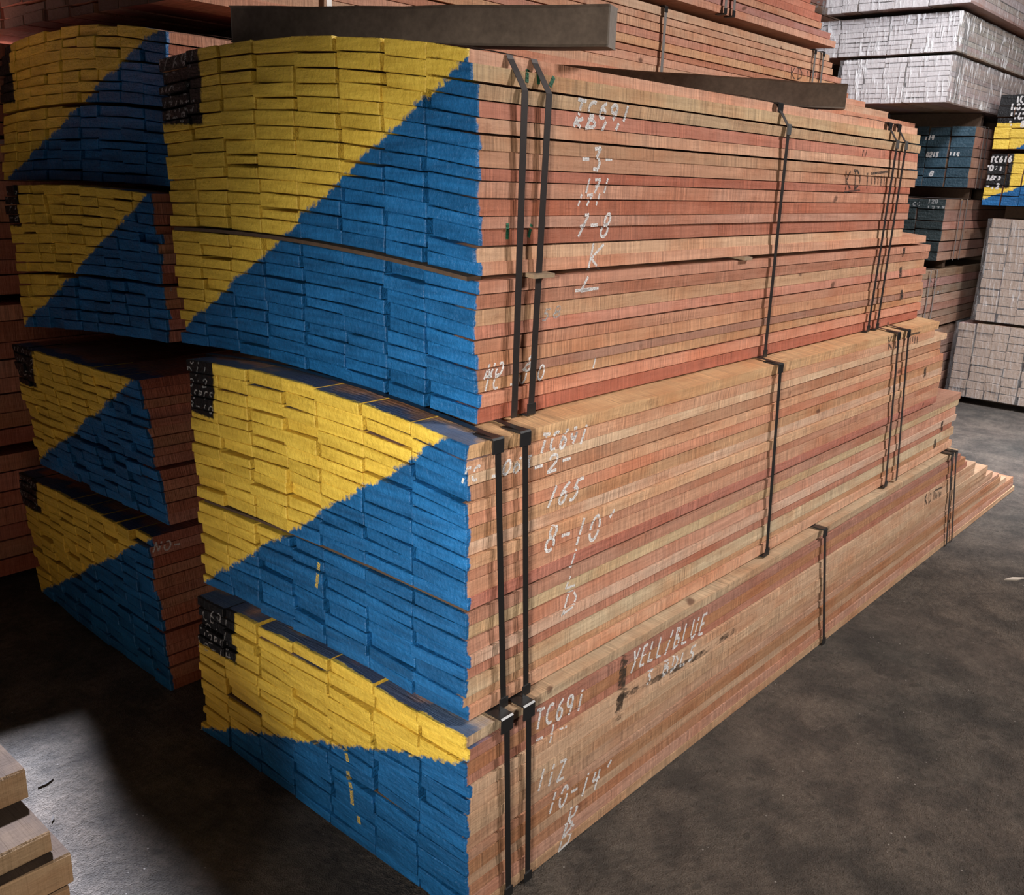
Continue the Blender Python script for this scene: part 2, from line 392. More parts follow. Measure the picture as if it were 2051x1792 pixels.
ARC = lambda cx, cy, rx, ry, a0, a1, n=12: [(cx+rx*math.cos(math.radians(lerp(a0, a1, k/n))), cy+ry*math.sin(math.radians(lerp(a0, a1, k/n)))) for k in range(n+1)]
FONT = {
 'T': [[(.0, 1), (1, .95)], [(.5, .97), (.42, 0)]], 'C': [ARC(.62, .5, .5, .48, 60, 300)], 'c': [ARC(.6, .4, .42, .4, 60, 290)],
 '6': [[(.75, 1), (.35, .75), (.15, .35)], ARC(.5, .28, .35, .28, 170, -190)], '9': [ARC(.45, .7, .35, .28, 0, 360), [(.8, .72), (.72, .3), (.5, 0)]],
 '1': [[(.6, 1), (.42, 0)]], '2': [ARC(.5, .72, .38, .28, 170, -30, 8)+[(.1, 0), (.95, .04)]], 'Z': [[(.1, .95), (.85, .95), (.1, .02), (.95, .06)]],
 '3': [[(.12, .95), (.8, .98), (.4, .6), (.62, .56), (.8, .32), (.6, .05), (.1, .08)]], '4': [[(.25, 1), (.1, .45), (.95, .5)], [(.75, .95), (.62, 0)]],
 '5': [[(.95, 1), (.35, .97), (.25, .58), (.6, .58), (.75, .3), (.5, .02), (.1, .05)]], '7': [[(.1, .92), (.9, .97), (.35, 0)], [(.25, .45), (.8, .52)]],
 '8': [ARC(.52, .76, .3, .24, 90, 450), ARC(.46, .26, .38, .26, 90, 450)], '0': [ARC(.5, .5, .42, .48, 100, 470, 16)],
 '-': [[(.1, .5), (.85, .52)]], "'": [[(.7, 1.05), (.4, .8)]], ':': [[(.45, .75), (.52, .7)], [(.42, .3), (.5, .25)]], '.': [[(.4, .4), (.55, .42)]],
 'N': [[(.05, 0), (.15, 1), (.75, .05), (.95, 1)]], 'O': [ARC(.5, .5, .42, .46, 100, 470, 16)], 'K': [[(.2, 1), (.1, 0)], [(.85, .95), (.2, .45), (.8, .02)]],
 'D': [[(.2, 1), (.1, 0)], [(.0, .98), (.55, .95), (.92, .6), (.8, .2), (.0, .0)]], 'I': [[(.5, 1), (.45, 0)]], 'L': [[(.25, 1), (.1, .03), (.85, .0)]],
 'Y': [[(.1, 1), (.45, .5)], [(.95, 1), (.2, -.1)]], 'E': [[(.9, 1), (.3, .97), (.12, .02), (.8, .0)], [(.2, .5), (.7, .53)]], '/': [[(.8, 1.05), (.2, -.1)]],
 'B': [[(.25, 1), (.1, -.02)], [(.1, 1), (.7, .93), (.7, .68), (.2, .52), (.85, .42), (.8, .1), (.05, 0)]], 'U': [[(.15, 1), (.1, .25), (.4, 0), (.8, .2), (.95, 1)]],
 'S': [[(.9, .95), (.3, .9), (.25, .6), (.75, .42), (.6, .05), (.05, .05)]], 'P': [[(.2, 1), (.1, 0)], [(.1, .98), (.75, .9), (.7, .55), (.15, .5)]],
 'R': [[(.2, 1), (.1, 0)], [(.1, 1), (.75, .9), (.6, .58), (.15, .5), (.8, 0)]], 'A': [[(.05, 0), (.5, 1), (.9, 0)], [(.2, .35), (.75, .38)]],
 'H': [[(.15, 1), (.1, 0)], [(.9, 1), (.85, 0)], [(.1, .5), (.85, .52)]], ' ': [],
}
def text_px(text, x0, y0, x1, y1, ux, uy, fill=.72):
    out = []; n = len(text)
    for i, ch in enumerate(text):
        bx0, by0 = lerp(x0, x1, i/n), lerp(y0, y1, i/n); dx, dy = (x1-x0)/n*fill, (y1-y0)/n*fill
        for st in FONT[ch]: out.append([(bx0+a*dx+b*ux, by0+a*dy+b*uy) for a, b in st])
    return out

def line_from_px(p, q, ax, x0, sign_pt):
    A, B = hit(*p, 'x', x0), hit(*q, 'x', x0)
    dy, dz = B.y-A.y, B.z-A.z; L = math.hypot(dy, dz); a, b = -dz/L, dy/L; c = a*A.y+b*A.z
    K = hit(*sign_pt, 'x', x0)
    if a*K.y+b*K.z < c: a, b, c = -a, -b, -c
    return (a, b, c)

# ---- near stack: bottom, middle, top
line1 = line_from_px((938, 1527), (416, 1456), 'x', 0, (600, 1350))
h = hit(472, 1330, 'x', 0)
m1 = lumber('lumber_bottom_pack', 'paint', line1, (hit(470, 1250, 'x', 0).y, hit(400, 1283, 'x', 0).z), yn=0., ztop=.49)
def L1(r, bi, k, n, ci):
    t = (k+(6 if bi else 0))/15
    return lerp(4.9, 3.55, min(1, t*1.15))+r.uniform(-.08, .08) if ci == 0 else lerp(4.9, 3.5, t)+r.uniform(-.3, .15)
B1 = Bundle('timber_bundle', 'bottom pack of the near stack, on the concrete, chalked YELL/BLUE 3 BDLS', 0.0, (0, 1.18, .012, 1.16),
   [dict(z=(.004, .004, .200, .188), crown=(0, .0), rows=6), dict(z=(.204, .194, .512, .480), crown=(.0, .012), rows=9)], 7, L1, m1, LOW, 11, group=None)
line2 = line_from_px((905, 872), (416, 1160), 'x', .03, (500, 900))
m2 = lumber('lumber_middle_pack', 'paint', line2, (hit(428, 800, 'x', .03).y, hit(375, 822, 'x', .03).z), yn=.055, ztop=1.18)
def L2(r, bi, k, n, ci):
    return (3.5 if bi == 0 else (3.05 if k > n-3 else 3.16))+r.uniform(-.05, .04)-(.0 if ci == 0 else r.uniform(0, .2))
B2 = Bundle('timber_bundle', 'middle pack of the near stack, tan side chalked 165 and 8-10', 0.03, (.045, 1.17, .06, 1.20),
   [dict(z=(.520, .512, .795, .775), crown=(.006, .012), rows=8), dict(z=(.803, .790, 1.188, 1.205), crown=(.012, .030), rows=12)], 7, L2, m2, TAN, 23)
line3 = line_from_px((965, 88), (366, 660), 'x', .13, (500, 250))
m3 = lumber('lumber_top_pack', 'paint', line3, (hit(400, 150, 'x', .13).y, hit(320, 250, 'x', .13).z), yn=.19, ztop=1.99)
def L3(r, bi, k, n, ci):
    return (2.9 if bi == 0 else (2.87 if k < 1 else 2.52))+r.uniform(-.03, .03)+(0 if bi == 0 else .012*k)-(.0 if ci == 0 else r.uniform(0, .2))
B3 = Bundle('timber_bundle', 'top pack of the near stack, under two weathered bearers, chalked 171 and 7-8', 0.13, (.135, 1.385, .145, 1.425),
   [dict(z=(1.203, 1.217, 1.522, 1.556), crown=(.022, .022), rows=10), dict(z=(1.533, 1.568, 1.992, 2.035), crown=(.024, .043), rows=14)], 8, L3, m3, PINK, 37, recess=(.030, .014))
B3.topin = .036

# ---- left stack
def lp(px0, px1, x0): return line_from_px(px0, px1, 'x', x0, (px0[0]-40, px0[1]-10))
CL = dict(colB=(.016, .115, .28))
def left_pack(label, x0, tr, br, tl, bl, d0, d1, patch, rows, crown, seed, L, split=.38):
    TR, BR, TL, BLp = [hit(*p, 'x', x0) for p in (tr, br, tl, bl)]
    A, Bq = hit(*d0, 'x', x0), hit(*d1, 'x', x0)
    dy, dz = Bq.y-A.y, Bq.z-A.z; n = math.hypot(dy, dz); a, b = -dz/n, dy/n
    if b < 0: a, b = -a, -b
    m = lumber('lumber_left_pack', 'paint', (a, b, a*A.y+b*A.z), (hit(*patch, 'x', x0).y, hit(*patch, 'x', x0).z), yn=max(TR.y, BR.y), ztop=min(TR.z, TL.z)-.01)
    zs = lambda t: (lerp(BR.z, TR.z, t), lerp(BLp.z, TL.z, t))
    s0, s1 = zs(split), zs(split+.02); cr = lambda t: lerp(crown[0], crown[1], t)
    n0 = round(rows*split)
    return Bundle('timber_bundle', label, x0, (BR.y, BLp.y, TR.y, TL.y),
        [dict(z=(*zs(0), *s0), crown=(cr(0), cr(split)), rows=n0), dict(z=(*s1, *zs(1)), crown=(cr(split), cr(1)), rows=rows-n0)],
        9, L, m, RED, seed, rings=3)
LL = lambda r, bi, k, n, ci: 3.4+r.uniform(-.2, .2)
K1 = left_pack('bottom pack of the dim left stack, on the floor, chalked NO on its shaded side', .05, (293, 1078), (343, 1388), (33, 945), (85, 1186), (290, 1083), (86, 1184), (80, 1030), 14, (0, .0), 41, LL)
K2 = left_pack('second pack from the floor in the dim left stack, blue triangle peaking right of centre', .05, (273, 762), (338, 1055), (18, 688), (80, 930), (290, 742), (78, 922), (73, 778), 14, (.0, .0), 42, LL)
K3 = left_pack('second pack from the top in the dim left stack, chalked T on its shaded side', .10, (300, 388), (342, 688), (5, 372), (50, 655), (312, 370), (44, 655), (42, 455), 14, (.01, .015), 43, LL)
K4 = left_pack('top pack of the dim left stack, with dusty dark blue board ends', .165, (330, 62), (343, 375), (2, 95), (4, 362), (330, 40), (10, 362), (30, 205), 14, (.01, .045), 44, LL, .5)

# ---- high packs behind (bare pink timber)
mM = lumber('lumber_plain', endcol=(.085, .05, .035))
def LM(r, bi, k, n, ci):
    return [6.2, 5.6, 5.2, 4.9, 4.75, 4.7, 4.6, 4.55, 4.5, 4.5, 4.4, 4.4][min(k, 11)]+r.uniform(-.03, .03)
PM = Bundle('timber_bundle', 'long bare pink pack lying on the left stack, behind the two bearers', .23, (1.475, 3.3, 1.475, 3.3),
   [dict(z=(2.215, 2.215, 2.56, 2.56), crown=(0, 0), rows=9)], 10, LM, mM, PINK, 51, rings=4)
PO = Bundle('timber_bundle', 'bare pink pack above the picture edge, on the highest visible one', .25, (1.48, 3.25, 1.48, 3.25),
   [dict(z=(3.04, 3.04, 3.5, 3.5), crown=(0, 0), rows=10)], 7, lambda r, bi, k, n, ci: 3.6+r.uniform(-.05, .05), mM, PINK, 55, rings=3, keep=0)
for x in (.6, 2.8):
    V, F = bevel_box((x, 2.04, 3.02), (.07, 1.0, .036), .002)
    tag(mesh_obj('timber_bearer', V, F, MBEAM), 'bearer above the picture edge between bare pink packs', 'timber', 'bearers above the picture edge')
def LN(r, bi, k, n, ci): return [4.6, 4.5, 4.35, 4.3, 4.2, 4.15, 4.1, 3.9, 3.9, 3.8][min(k, 9)]+r.uniform(-.03, .03)
PN = Bundle('timber_bundle', 'highest bare pink pack, cut off by the top of the picture', .25, (1.48, 3.25, 1.48, 3.25),
   [dict(z=(2.612, 2.612, 3.0, 3.0), crown=(0, 0), rows=10)], 7, LN, mM, PINK, 52, rings=4)
# third stack at far left, only its side shows
mT = lumber('lumber_plain_red', endcol=(.2, .1, .07))
LT = lambda r, bi, k, n, ci: 2.4+r.uniform(-.1, .1)
for k, (z0, z1, lb) in enumerate([(.03, .56, 'lowest red-brown pack at the far left edge, behind the dim stack'), (.60, 1.18, 'second red-brown pack from the floor at the far left edge'), (1.22, 1.80, 'third red-brown pack from the floor at the far left edge')]):
    Bundle('timber_bundle', lb, -.95, (2.76, 3.7, 2.76, 3.7), [dict(z=(z0, z0, z1, z1), crown=(0, 0), rows=8 if k else 7)], 6, LT, mT, RED, 60+k, rings=3, keep=40)

Bundle('timber_bundle', 'top red-brown pack at the far left edge, level with the dim stack top', -.25, (2.76, 3.7, 2.76, 3.7), [dict(z=(1.83, 1.83, 2.17, 2.17), crown=(0, 0), rows=6)], 6, LT, mT, RED, 66, rings=3, keep=20)
# ---- right background
def flat_pack(name, label, x0, y0, y1, z0, z1, rows, ncol, L, m, pal, seed, keep=100, cat='lumber bundle', jit=1.0):
    return Bundle(name, label, x0, (y0, y1, y0, y1), [dict(z=(z0, z0, z1, z1), crown=(0, 0), rows=rows)], ncol, lambda r, bi, k, n, ci: L+r.uniform(-.1, .1), m, pal, seed, keep=keep, rings=2, cat=cat, jit=jit)
mG = lumber('lumber_pale_end', endcol=(.62, .58, .585), saw=.5)
mD = lumber('lumber_drab', endcol=(.31, .225, .17), saw=.4)
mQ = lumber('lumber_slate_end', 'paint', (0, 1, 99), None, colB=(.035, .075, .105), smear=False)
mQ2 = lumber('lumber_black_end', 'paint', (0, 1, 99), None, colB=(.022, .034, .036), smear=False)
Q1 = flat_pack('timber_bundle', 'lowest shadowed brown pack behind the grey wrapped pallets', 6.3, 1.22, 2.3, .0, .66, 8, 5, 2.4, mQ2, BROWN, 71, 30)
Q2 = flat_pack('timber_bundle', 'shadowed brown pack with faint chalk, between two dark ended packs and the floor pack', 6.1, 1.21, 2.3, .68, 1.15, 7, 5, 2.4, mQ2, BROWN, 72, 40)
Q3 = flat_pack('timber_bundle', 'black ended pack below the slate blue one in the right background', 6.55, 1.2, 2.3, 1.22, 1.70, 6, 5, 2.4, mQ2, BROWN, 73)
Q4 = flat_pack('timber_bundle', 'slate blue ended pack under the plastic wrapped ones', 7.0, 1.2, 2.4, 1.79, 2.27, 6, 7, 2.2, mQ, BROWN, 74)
W1 = flat_pack('wrapped_timber_bundle', 'lower of the bright plastic wrapped packs, right above the slate blue one', 6.2, 1.205, 2.02, 2.385, 2.71, 9, 5, 2.6, mG, GREY, 81, cat='wrapped lumber bundle')
W2 = flat_pack('wrapped_timber_bundle', 'middle bright plastic wrapped pack with glints painted as white film streaks', 6.2, 1.19, 2.26, 2.73, 3.0, 8, 6, 2.6, mG, GREY, 82, cat='wrapped lumber bundle')
W3 = flat_pack('wrapped_timber_bundle', 'topmost pale wrapped pack, cut by the top edge of the picture', 6.1, 1.10, 2.17, 3.03, 3.55, 9, 8, 2.6, mG, GREY, 83, cat='wrapped lumber bundle')
P1 = flat_pack('wrapped_timber_bundle', 'grey-brown wrapped pack standing on the floor at the right edge', 7.2, -.10, 1.14, .06, .70, 9, 9, 2.3, mD, DRAB, 84, cat='wrapped lumber bundle')
P2 = flat_pack('wrapped_timber_bundle', 'grey-brown wrapped pack on top of the floor one, below the yellow and blue ends', 7.2, -.10, 1.02, .72, 1.56, 12, 8, 2.3, mD, DRAB, 85, cat='wrapped lumber bundle')
def yb(label, z0, z1, x0, p, q, patch, seed, keep):
    m = lumber('lumber_far_painted', 'paint', line_from_px(p, q, 'x', x0, (p[0], p[1]-60)), patch, smear=False)
    return flat_pack('timber_bundle', label, x0, -.05, 1.12, z0, z1, 5, 9, 2.2, m, TAN, seed, keep)
Y1 = yb('small yellow and blue ended pack at the right edge, chalked NO 1 and 9-12', 1.66, 2.07, 7.2, (1962, 402), (2051, 372), (.935, 1.80), 91, 60)
Y2 = yb('upper yellow and blue ended pack at the right edge, chalked 7-8', 2.10, 2.52, 7.2, (2008, 305), (2051, 290), (.90, 2.30), 92, 60)
R1 = flat_pack('timber_bundle', 'black ended pack at top, left of the wrapped packs and beyond the pink timber', 7.4, 2.95, 4.0, 2.75, 3.6, 12, 6, 2.2, mQ2, BROWN, 93, 40)
R0 = flat_pack('timber_bundle', 'hidden pack carrying the black ended one beyond the pink timber', 7.4, 2.95, 4.0, .0, 2.73, 30, 6, 2.2, mQ2, BROWN, 94, 0)

# plastic film: a wrinkled shell a finger off the boards
def film(b, y0, y1, z0, z1, x0, L, dens, name):
    g = G(name); P = g.node('ShaderNodeNewGeometry').outputs['Position']
    sk = g.node('ShaderNodeMapping'); g.set(sk.inputs[0], P); sk.inputs['Rotation'].default_value = (.5, 0, 0); sk.inputs['Scale'].default_value = (16, 26, 4)
    st = g.noise(sk.outputs[0], 1.5, 4, .6); fl = g.noise(P, 4, 3)
    g.b.inputs['Base Color'].default_value = (.9, .9, .92, 1); g.b.inputs['Roughness'].default_value = .12
    g.b.inputs['IOR'].default_value = 1.6
    a = g.math('MULTIPLY', g.map(st, .52, .62, 0, 1), g.map(fl, .40, .54, .2, 1))  # glints painted in as white, more opaque streaks
    g.set(g.b.inputs['Alpha'], g.math('MULTIPLY_ADD', a, dens, .10+.10*dens))
    g.bump(st, 1.0, .05)
    r = random.Random(int(z0*100)); o = .022; N = 24
    V = []; F = []
    ring = [(y1+o, x0+L+o), (y1+o, x0-o), (y0-o, x0-o), (y0-o, x0+L+o)]
    pts = []
    for i in range(4):
        a, c = ring[i], ring[(i+1) % 4]
        for k in range(N): pts.append((lerp(a[0], c[0], k/N)+r.uniform(-.004, .004), lerp(a[1], c[1], k/N)+r.uniform(-.004, .004)))
    nz = 8
    for j in range(nz+1):
        for (yy, xx) in pts: V.append((xx+r.uniform(-.004, .004), yy+r.uniform(-.004, .004), lerp(z0+.004, z1-.004, j/nz)))
    n = len(pts)
    for j in range(nz):
        for k in range(n): F.append((j*n+k, j*n+(k+1) % n, (j+1)*n+(k+1) % n, (j+1)*n+k))
    me = mesh_obj('plastic_film', V, F, g.m, b.root, smooth=True); me['label'] = 'clear wrinkled plastic film'
film(W1, 1.205, 2.02, 2.385, 2.71, 6.2, 2.6, .75, 'film_lower'); film(W2, 1.19, 2.26, 2.73, 3.0, 6.2, 2.6, .8, 'film_middle')
film(W3, 1.10, 2.17, 3.03, 3.55, 6.1, 2.6, .3, 'film_top')
film(P1, -.10, 1.14, .06, .70, 7.2, 2.3, .12, 'film_floor'); film(P2, -.10, 1.02, .72, 1.56, 7.2, 2.3, .2, 'film_second')

# ------------------------------------------------------------------ laths between the courses
def lath(b, x, y0, y1, z, m, w=.045, t=.009, crown=.0, zl=None, name='spacer_lath', lab=None):
    zl = z if zl is None else zl; V = []; F = []; N = 10
    for k in range(N+1):
        u = k/N; y = lerp(y0, y1, u); zz = lerp(z, zl, u)+crown*4*u*(1-u)
        for dx, dz in ((-w/2, 0), (w/2, 0), (w/2, t), (-w/2, t)): V.append((x+dx, y, zz+dz))
    for k in range(N):
        a, c = k*4, k*4+4
        for q in range(4): F.append((a+q, a+(q+1) % 4, c+(q+1) % 4, c+q))
    F.append((0, 1, 2, 3)); F.append((N*4+3, N*4+2, N*4+1, N*4))
    o = mesh_obj(name, V, F, m, b.root)
    if lab: o['label'] = lab
lath(B3, .145, .16, 1.38, 1.523, MLATHD, crown=.022, zl=1.557)
lath(B3, .33, .112, 1.3, 1.523, MLATH, w=.075, crown=.0215, zl=1.556, lab='pale lath end poking out behind a strap')
lath(B3, 1.335, .125, 1.3, 1.523, MLATH, w=.05, crown=.0215, zl=1.556)
lath(B2, .06, .06, 1.15, .796, MLATHD, crown=.012, zl=.778, t=.007); lath(B2, 1.6, .06, 1.15, .796, MLATHD, crown=.012, zl=.778, t=.007)
lath(B1, .03, .02, 1.15, .2005, MLATHD, zl=.189, t=.004); lath(B1, 1.6, .02, 1.15, .2005, MLATHD, zl=.189, t=.004)

# ------------------------------------------------------------------ straps
def sx(b, pt, pb):  # strap x at the top and bottom edge
    return hit(*pt, 'y', b.y[2]).x, hit(*pb, 'y', b.y[0]).x
B3.strap(*sx(B3, (1043, 170), (1022, 828)), m=MSTRAP, w=.021)
B3.strap(*sx(B3, (1092, 170), (1056, 805)), m=MSTRAP, w=.021, prot_bot=.8)
B3.strap(*sx(B3, (1578, 205), (1525, 708)), m=MSTRAP, prot_top=.9, seal=True, prot_bot=.7)
B3.strap(*sx(B3, (1795, 255), (1733, 655)), m=MSTRAP, prot_top=.9, prot_bot=.7, seal=True)
B3.strap(*sx(B3, (1813, 258), (1751, 650)), m=MSTRAP, prot_top=.9, prot_bot=.7, seal=True)
B2.strap(*sx(B2, (990, 850), (1000, 1415)), m=MSTRAPD, prot_top=1, prot_bot=.8)
B2.strap(*sx(B2, (1045, 835), (1045, 1390)), m=MSTRAPD, prot_top=1, prot_bot=.8)
B2.strap(*sx(B2, (1558, 720), (1527, 1120)), m=MSTRAPD, prot_top=.9, prot_bot=.8)
B2.strap(*sx(B2, (1795, 665), (1765, 988)), m=MSTRAP, prot_top=.9, prot_bot=.8)
B2.strap(*sx(B2, (1815, 660), (1787, 975)), m=MSTRAP, prot_top=.9)
B1.strap(*sx(B1, (1006, 1480), (1010, 1792)), m=MSTRAPD, prot_top=1.15, prot_bot=.8)
B1.strap(*sx(B1, (1050, 1445), (1048, 1780)), m=MSTRAPD, prot_top=1.15, prot_bot=.8)
B1.strap(*sx(B1, (1645, 1073), (1643, 1285)), m=MSTRAP, prot_top=.9, prot_bot=.8)
B1.strap(*sx(B1, (1900, 925), (1890, 1090)), m=MSTRAP, prot_top=.9)
B1.strap(*sx(B1, (1908, 920), (1900, 1085)), m=MSTRAP, prot_top=.9)
for x in (2.81, 4.60, 4.72): PM.strap(x if x < 4 else x-.1, x if x < 4 else x-.1, m=MSTRAPL, prot_top=.8, w=.022)
for x in (3.38, 3.47, .45): PN.strap(x, x, m=MSTRAPL, w=.022, prot_bot=.8)
PM.strap(.78, .78, m=MSTRAPL, w=.022)
K4.strap(.42, .42, m=MSTRAPL, w=.024)
for q, xs in ((Q2, (6.45, 6.6)), (Q3, (6.9, 7.05)), (Q4, (7.2, 7.3)), (W2, (6.33, 6.4)), (W1, (6.33, 6.4))):
    for x in xs: q.strap(x, x, m=MSTRAPL, w=.02)

# ------------------------------------------------------------------ chalk and ink
WB = .0075
B3.write([('TC691', 1152, 229, 1264, 245, 6, -30), ('KD11', 1147, 252, 1248, 268, 5, -18)], .0085)
B3.write([('-3-', 1163, 342, 1232, 342, 4, -46)], .0085)
B3.write([('171', 1168, 386, 1222, 386, 5, -28), ('171', 1152, 412, 1206, 410, 5, -22)], .0065)
B3.write([('7-8', 1152, 474, 1222, 474, 12, -46)], .0075)
B3.write([('K', 1174, 542, 1218, 540, 8, -54), ('L', 1160, 584, 1200, 576, 10, -28)], .0075)
B3.marks([[(1152, 582), (1198, 577)]], .0075, MCHALK)
B3.write([('.58', 1062, 648, 1128, 632, 4, -22)], .005, MCHALKD)
B3.write([('NO  8', 968, 760, 1068, 740, 10, -30), ('TC 3010', 966, 784, 1092, 758, 6, -30)], .0055)
B3.write([('1', 1180, 738, 1205, 735, 2, -22)], .006)
B2.write([('TC691', 1078, 908, 1176, 886, 10, -38)], .0085)
B2.write([('TC 3063', 920, 968, 1066, 940, 8, -30)], .0065)
B2.write([('-2-', 1066, 954, 1150, 932, 6, -34)], .0075)
B2.write([('165', 1090, 1018, 1162, 996, 14, -42)], .0085)
B2.write([("8-10'", 1088, 1106, 1232, 1072, 12, -52)], .009)
B2.write([('1', 1132, 1142, 1160, 1136, 10, -40), ('L', 1130, 1180, 1164, 1166, 6, -24), ('D', 1124, 1232, 1160, 1218, 10, -46)], .007)
B1.write([('TC691', 1070, 1462, 1172, 1416, 6, -40)], .0085)
B1.write([('-1-', 1070, 1500, 1142, 1468, 4, -34)], .007)
B1.write([('11Z', 1072, 1586, 1134, 1556, 8, -42)], .008)
B1.write([("10-14'", 1094, 1632, 1224, 1562, 10, -44)], .0085)
B1.write([('R', 1130, 1664, 1162, 1646, 10, -44), ('B', 1116, 1706, 1152, 1680, 12, -52)], .0075)
B1.write([('YELL/BLUE', 1262, 1344, 1414, 1264, 8, -40), ('3 BDLS', 1290, 1374, 1394, 1316, 6, -30)], .0085)
# chalk on the black end patches
B3.write([('TC691', 311, 158, 392, 132, 4, -36), ('NO:3', 321, 200, 382, 188, 3, -24), ('171PCS', 325, 225, 392, 222, 2, -22), ('7-8', 330, 247, 375, 242, 2, -18)], .0055, MCHALKD)
B2.write([('TC691', 354, 728, 418, 728, 2, -20), ('KD11', 358, 752, 418, 754, 2, -18), ('NO:2', 364, 772, 418, 776, 2, -16), ('165PCS', 366, 794, 428, 802, 2, -16), ('8-10', 378, 816, 430, 830, 2, -14)], .0045, MCHALKD)
B1.write([('TC691', 392, 1234, 462, 1262, 0, -24), ('NO:1', 394, 1256, 462, 1284, 0, -17), ('112PCS', 394, 1276, 464, 1305, 0, -17), ('10-14', 394, 1294, 466, 1326, 0, -15)], .0045, MCHALKD)
K2.write([('TC691', 26, 706, 66, 712, 2, -16), ('NO:2', 32, 728, 68, 734, 2, -13), ('165', 34, 748, 70, 754, 2, -13)], .004, MCHALKD)
K1.write([('TC691', 38, 970, 72, 980, 2, -16), ('NO:1', 40, 992, 74, 1002, 2, -13), ('112', 42, 1012, 76, 1022, 2, -13)], .004, MCHALKD)
K3.write([('NO:3', 2, 400, 36, 398, 2, -16), ('171', 6, 422, 38, 420, 2, -14), ('7-8', 8, 444, 40, 442, 2, -14)], .004, MCHALKD)
K1.write([('NO-', 306, 1106, 366, 1098, 4, -20)], .006)
K3.write([('T', 338, 582, 352, 582, 0, -10)], .005, MCHALKD)
Q4.write([('TC12318', 1868, 250, 1958, 250, 2, -10)], .014, MCHALK)
Q4.write([('114', 1852, 280, 1872, 280, 2, -9), ('0215', 1855, 314, 1880, 314, 2, -9), ('115', 1900, 314, 1922, 316, 2, -10), ('10', 1820, 323, 1836, 324, 1, -9), ('8', 1860, 352, 1872, 352, 3, -9)], .012, MCHALK)
Q3.write([('120', 1858, 407, 1880, 407, 1, -8), ('1733', 1855, 420, 1895, 422, 1, -8), ('CC', 1828, 412, 1845, 412, 1, -7)], .008, MCHALKD)
Q2.write([('KD1', 1862, 566, 1888, 562, 1, -10), ('KD11', 1864, 578, 1886, 575, 1, -8)], .01, MINK, 'stencilled_mark', 'black stencilled mark')
Q2.write([('1011', 1872, 590, 1890, 587, 1, -6)], .01, MCHALKD)
Y1.write([('TC616', 1983, 325, 2028, 324, 2, -11), ('NO:1', 1972, 342, 2010, 341, 2, -11), ('102PS', 1966, 360, 2006, 360, 2, -11), ('9-12', 1965, 378, 2003, 378, 2, -10)], .013)
Y2.write([('TC', 2036, 205, 2051, 205, 1, -12), ('NO3', 2026, 220, 2056, 220, 1, -12), ('116P', 2022, 238, 2056, 238, 1, -12), ('7 8', 2020, 254, 2056, 254, 1, -11)], .013)
R1.write([('1555', 1608, 14, 1655, 14, 2, -10)], .014, MCHALKD)
# black stencils
def stencil(b, x, y, w, h, dy=0.0, bw=.009, bar=True):
    items = [('KD', x, y, x+w*.42, y+dy*.42, 0, -h)]
    pls = text_px(*items[0])
    if bar:
        x2 = x+w*.62
        pls += [[(x+w*.52, y+dy*.5-h*.8), (x+w*.5, y+dy*.5)]]
        for k in range(5): pls.append([(x2+w*.07*k, y+dy*.7-h*.62), (x2+w*.07*k-1, y+dy*.7-h*.1)])
        pls.append([(x2-2, y+dy*.65-h*.75), (x2+w*.36, y+dy-h*.80)])
    b.marks(pls, bw, MINK, 'stencilled_mark', 'black stencilled mark')
stencil(B3, 1692, 380, 88, 38, -6)
B3.marks([[(1690, 384), (1722, 381)]], .006, MINK, 'stencilled_mark')
B3.marks([[(1727, 312), (1730, 300)], [(1733, 313), (1736, 301)]], .006, MINK, 'stencilled_mark')
stencil(B2, 1778, 700, 66, 26, -14); stencil(B1, 1852, 1012, 36, 26, -16); stencil(PM, 1583, 158, 66, 24, 6)
# grey ink blobs near the far ends
for b, pts in ((B3, [(1810, 500, 10), (1803, 545, 10), (1805, 590, 9)]), (B2, [(1852, 745, 8), (1886, 853, 9), (1872, 888, 8)])):
    for (x, y, h_) in pts: b.marks([[(x+1, y-h_*.9), (x, y+h_*.9)]], .028, MINK, 'ink_blot', 'dark grey ink blot')
# green crayon ticks
B3.marks([[(1016, 448), (1015, 478)], [(1064, 450), (1058, 474)]], .009, MGREEN, 'crayon_tick', 'green crayon tick')
B3.marks([[(1056, 140), (1055, 164)], [(1077, 142), (1078, 168)], [(1110, 152), (1102, 172)]], .011, MGREEN, 'crayon_tick', 'green crayon tick')
# dark water stain on the bottom pack
g = G('water_stain'); P = g.node('ShaderNodeNewGeometry').outputs['Position']
g.b.inputs['Base Color'].default_value = (.07, .045, .03, 1); g.b.inputs['Roughness'].default_value = .9
g.set(g.b.inputs['Alpha'], g.map(g.noise(g.vmath('MULTIPLY', P, (1, 1, 1.6)), 26, 4, .7), .42, .66, 0, .8))
B1.marks([[(1252, 1310), (1247, 1345), (1243, 1390), (1236, 1440)]], .035, g.m, 'water_stain', 'dark vertical stain')
B1.marks([[(1236, 1400), (1290, 1372), (1340, 1346), (1400, 1312), (1470, 1262)]], .02, g.m, 'water_stain', 'dark stain along a board')

# yellow drips on the blue ends
MDRIP = chalk_mat('yellow_drip', YEL, .06)
B2.marks([[(640, 1118), (637, 1150), (634, 1176)]], .012, MDRIP, 'paint_drip', 'yellow paint drip')
B1.marks([[(692, 1470), (692, 1500), (698, 1530)], [(697, 1545), (704, 1580), (706, 1610)], [(718, 1632), (720, 1648)]], .014, MDRIP, 'paint_drip', 'yellow paint drip')

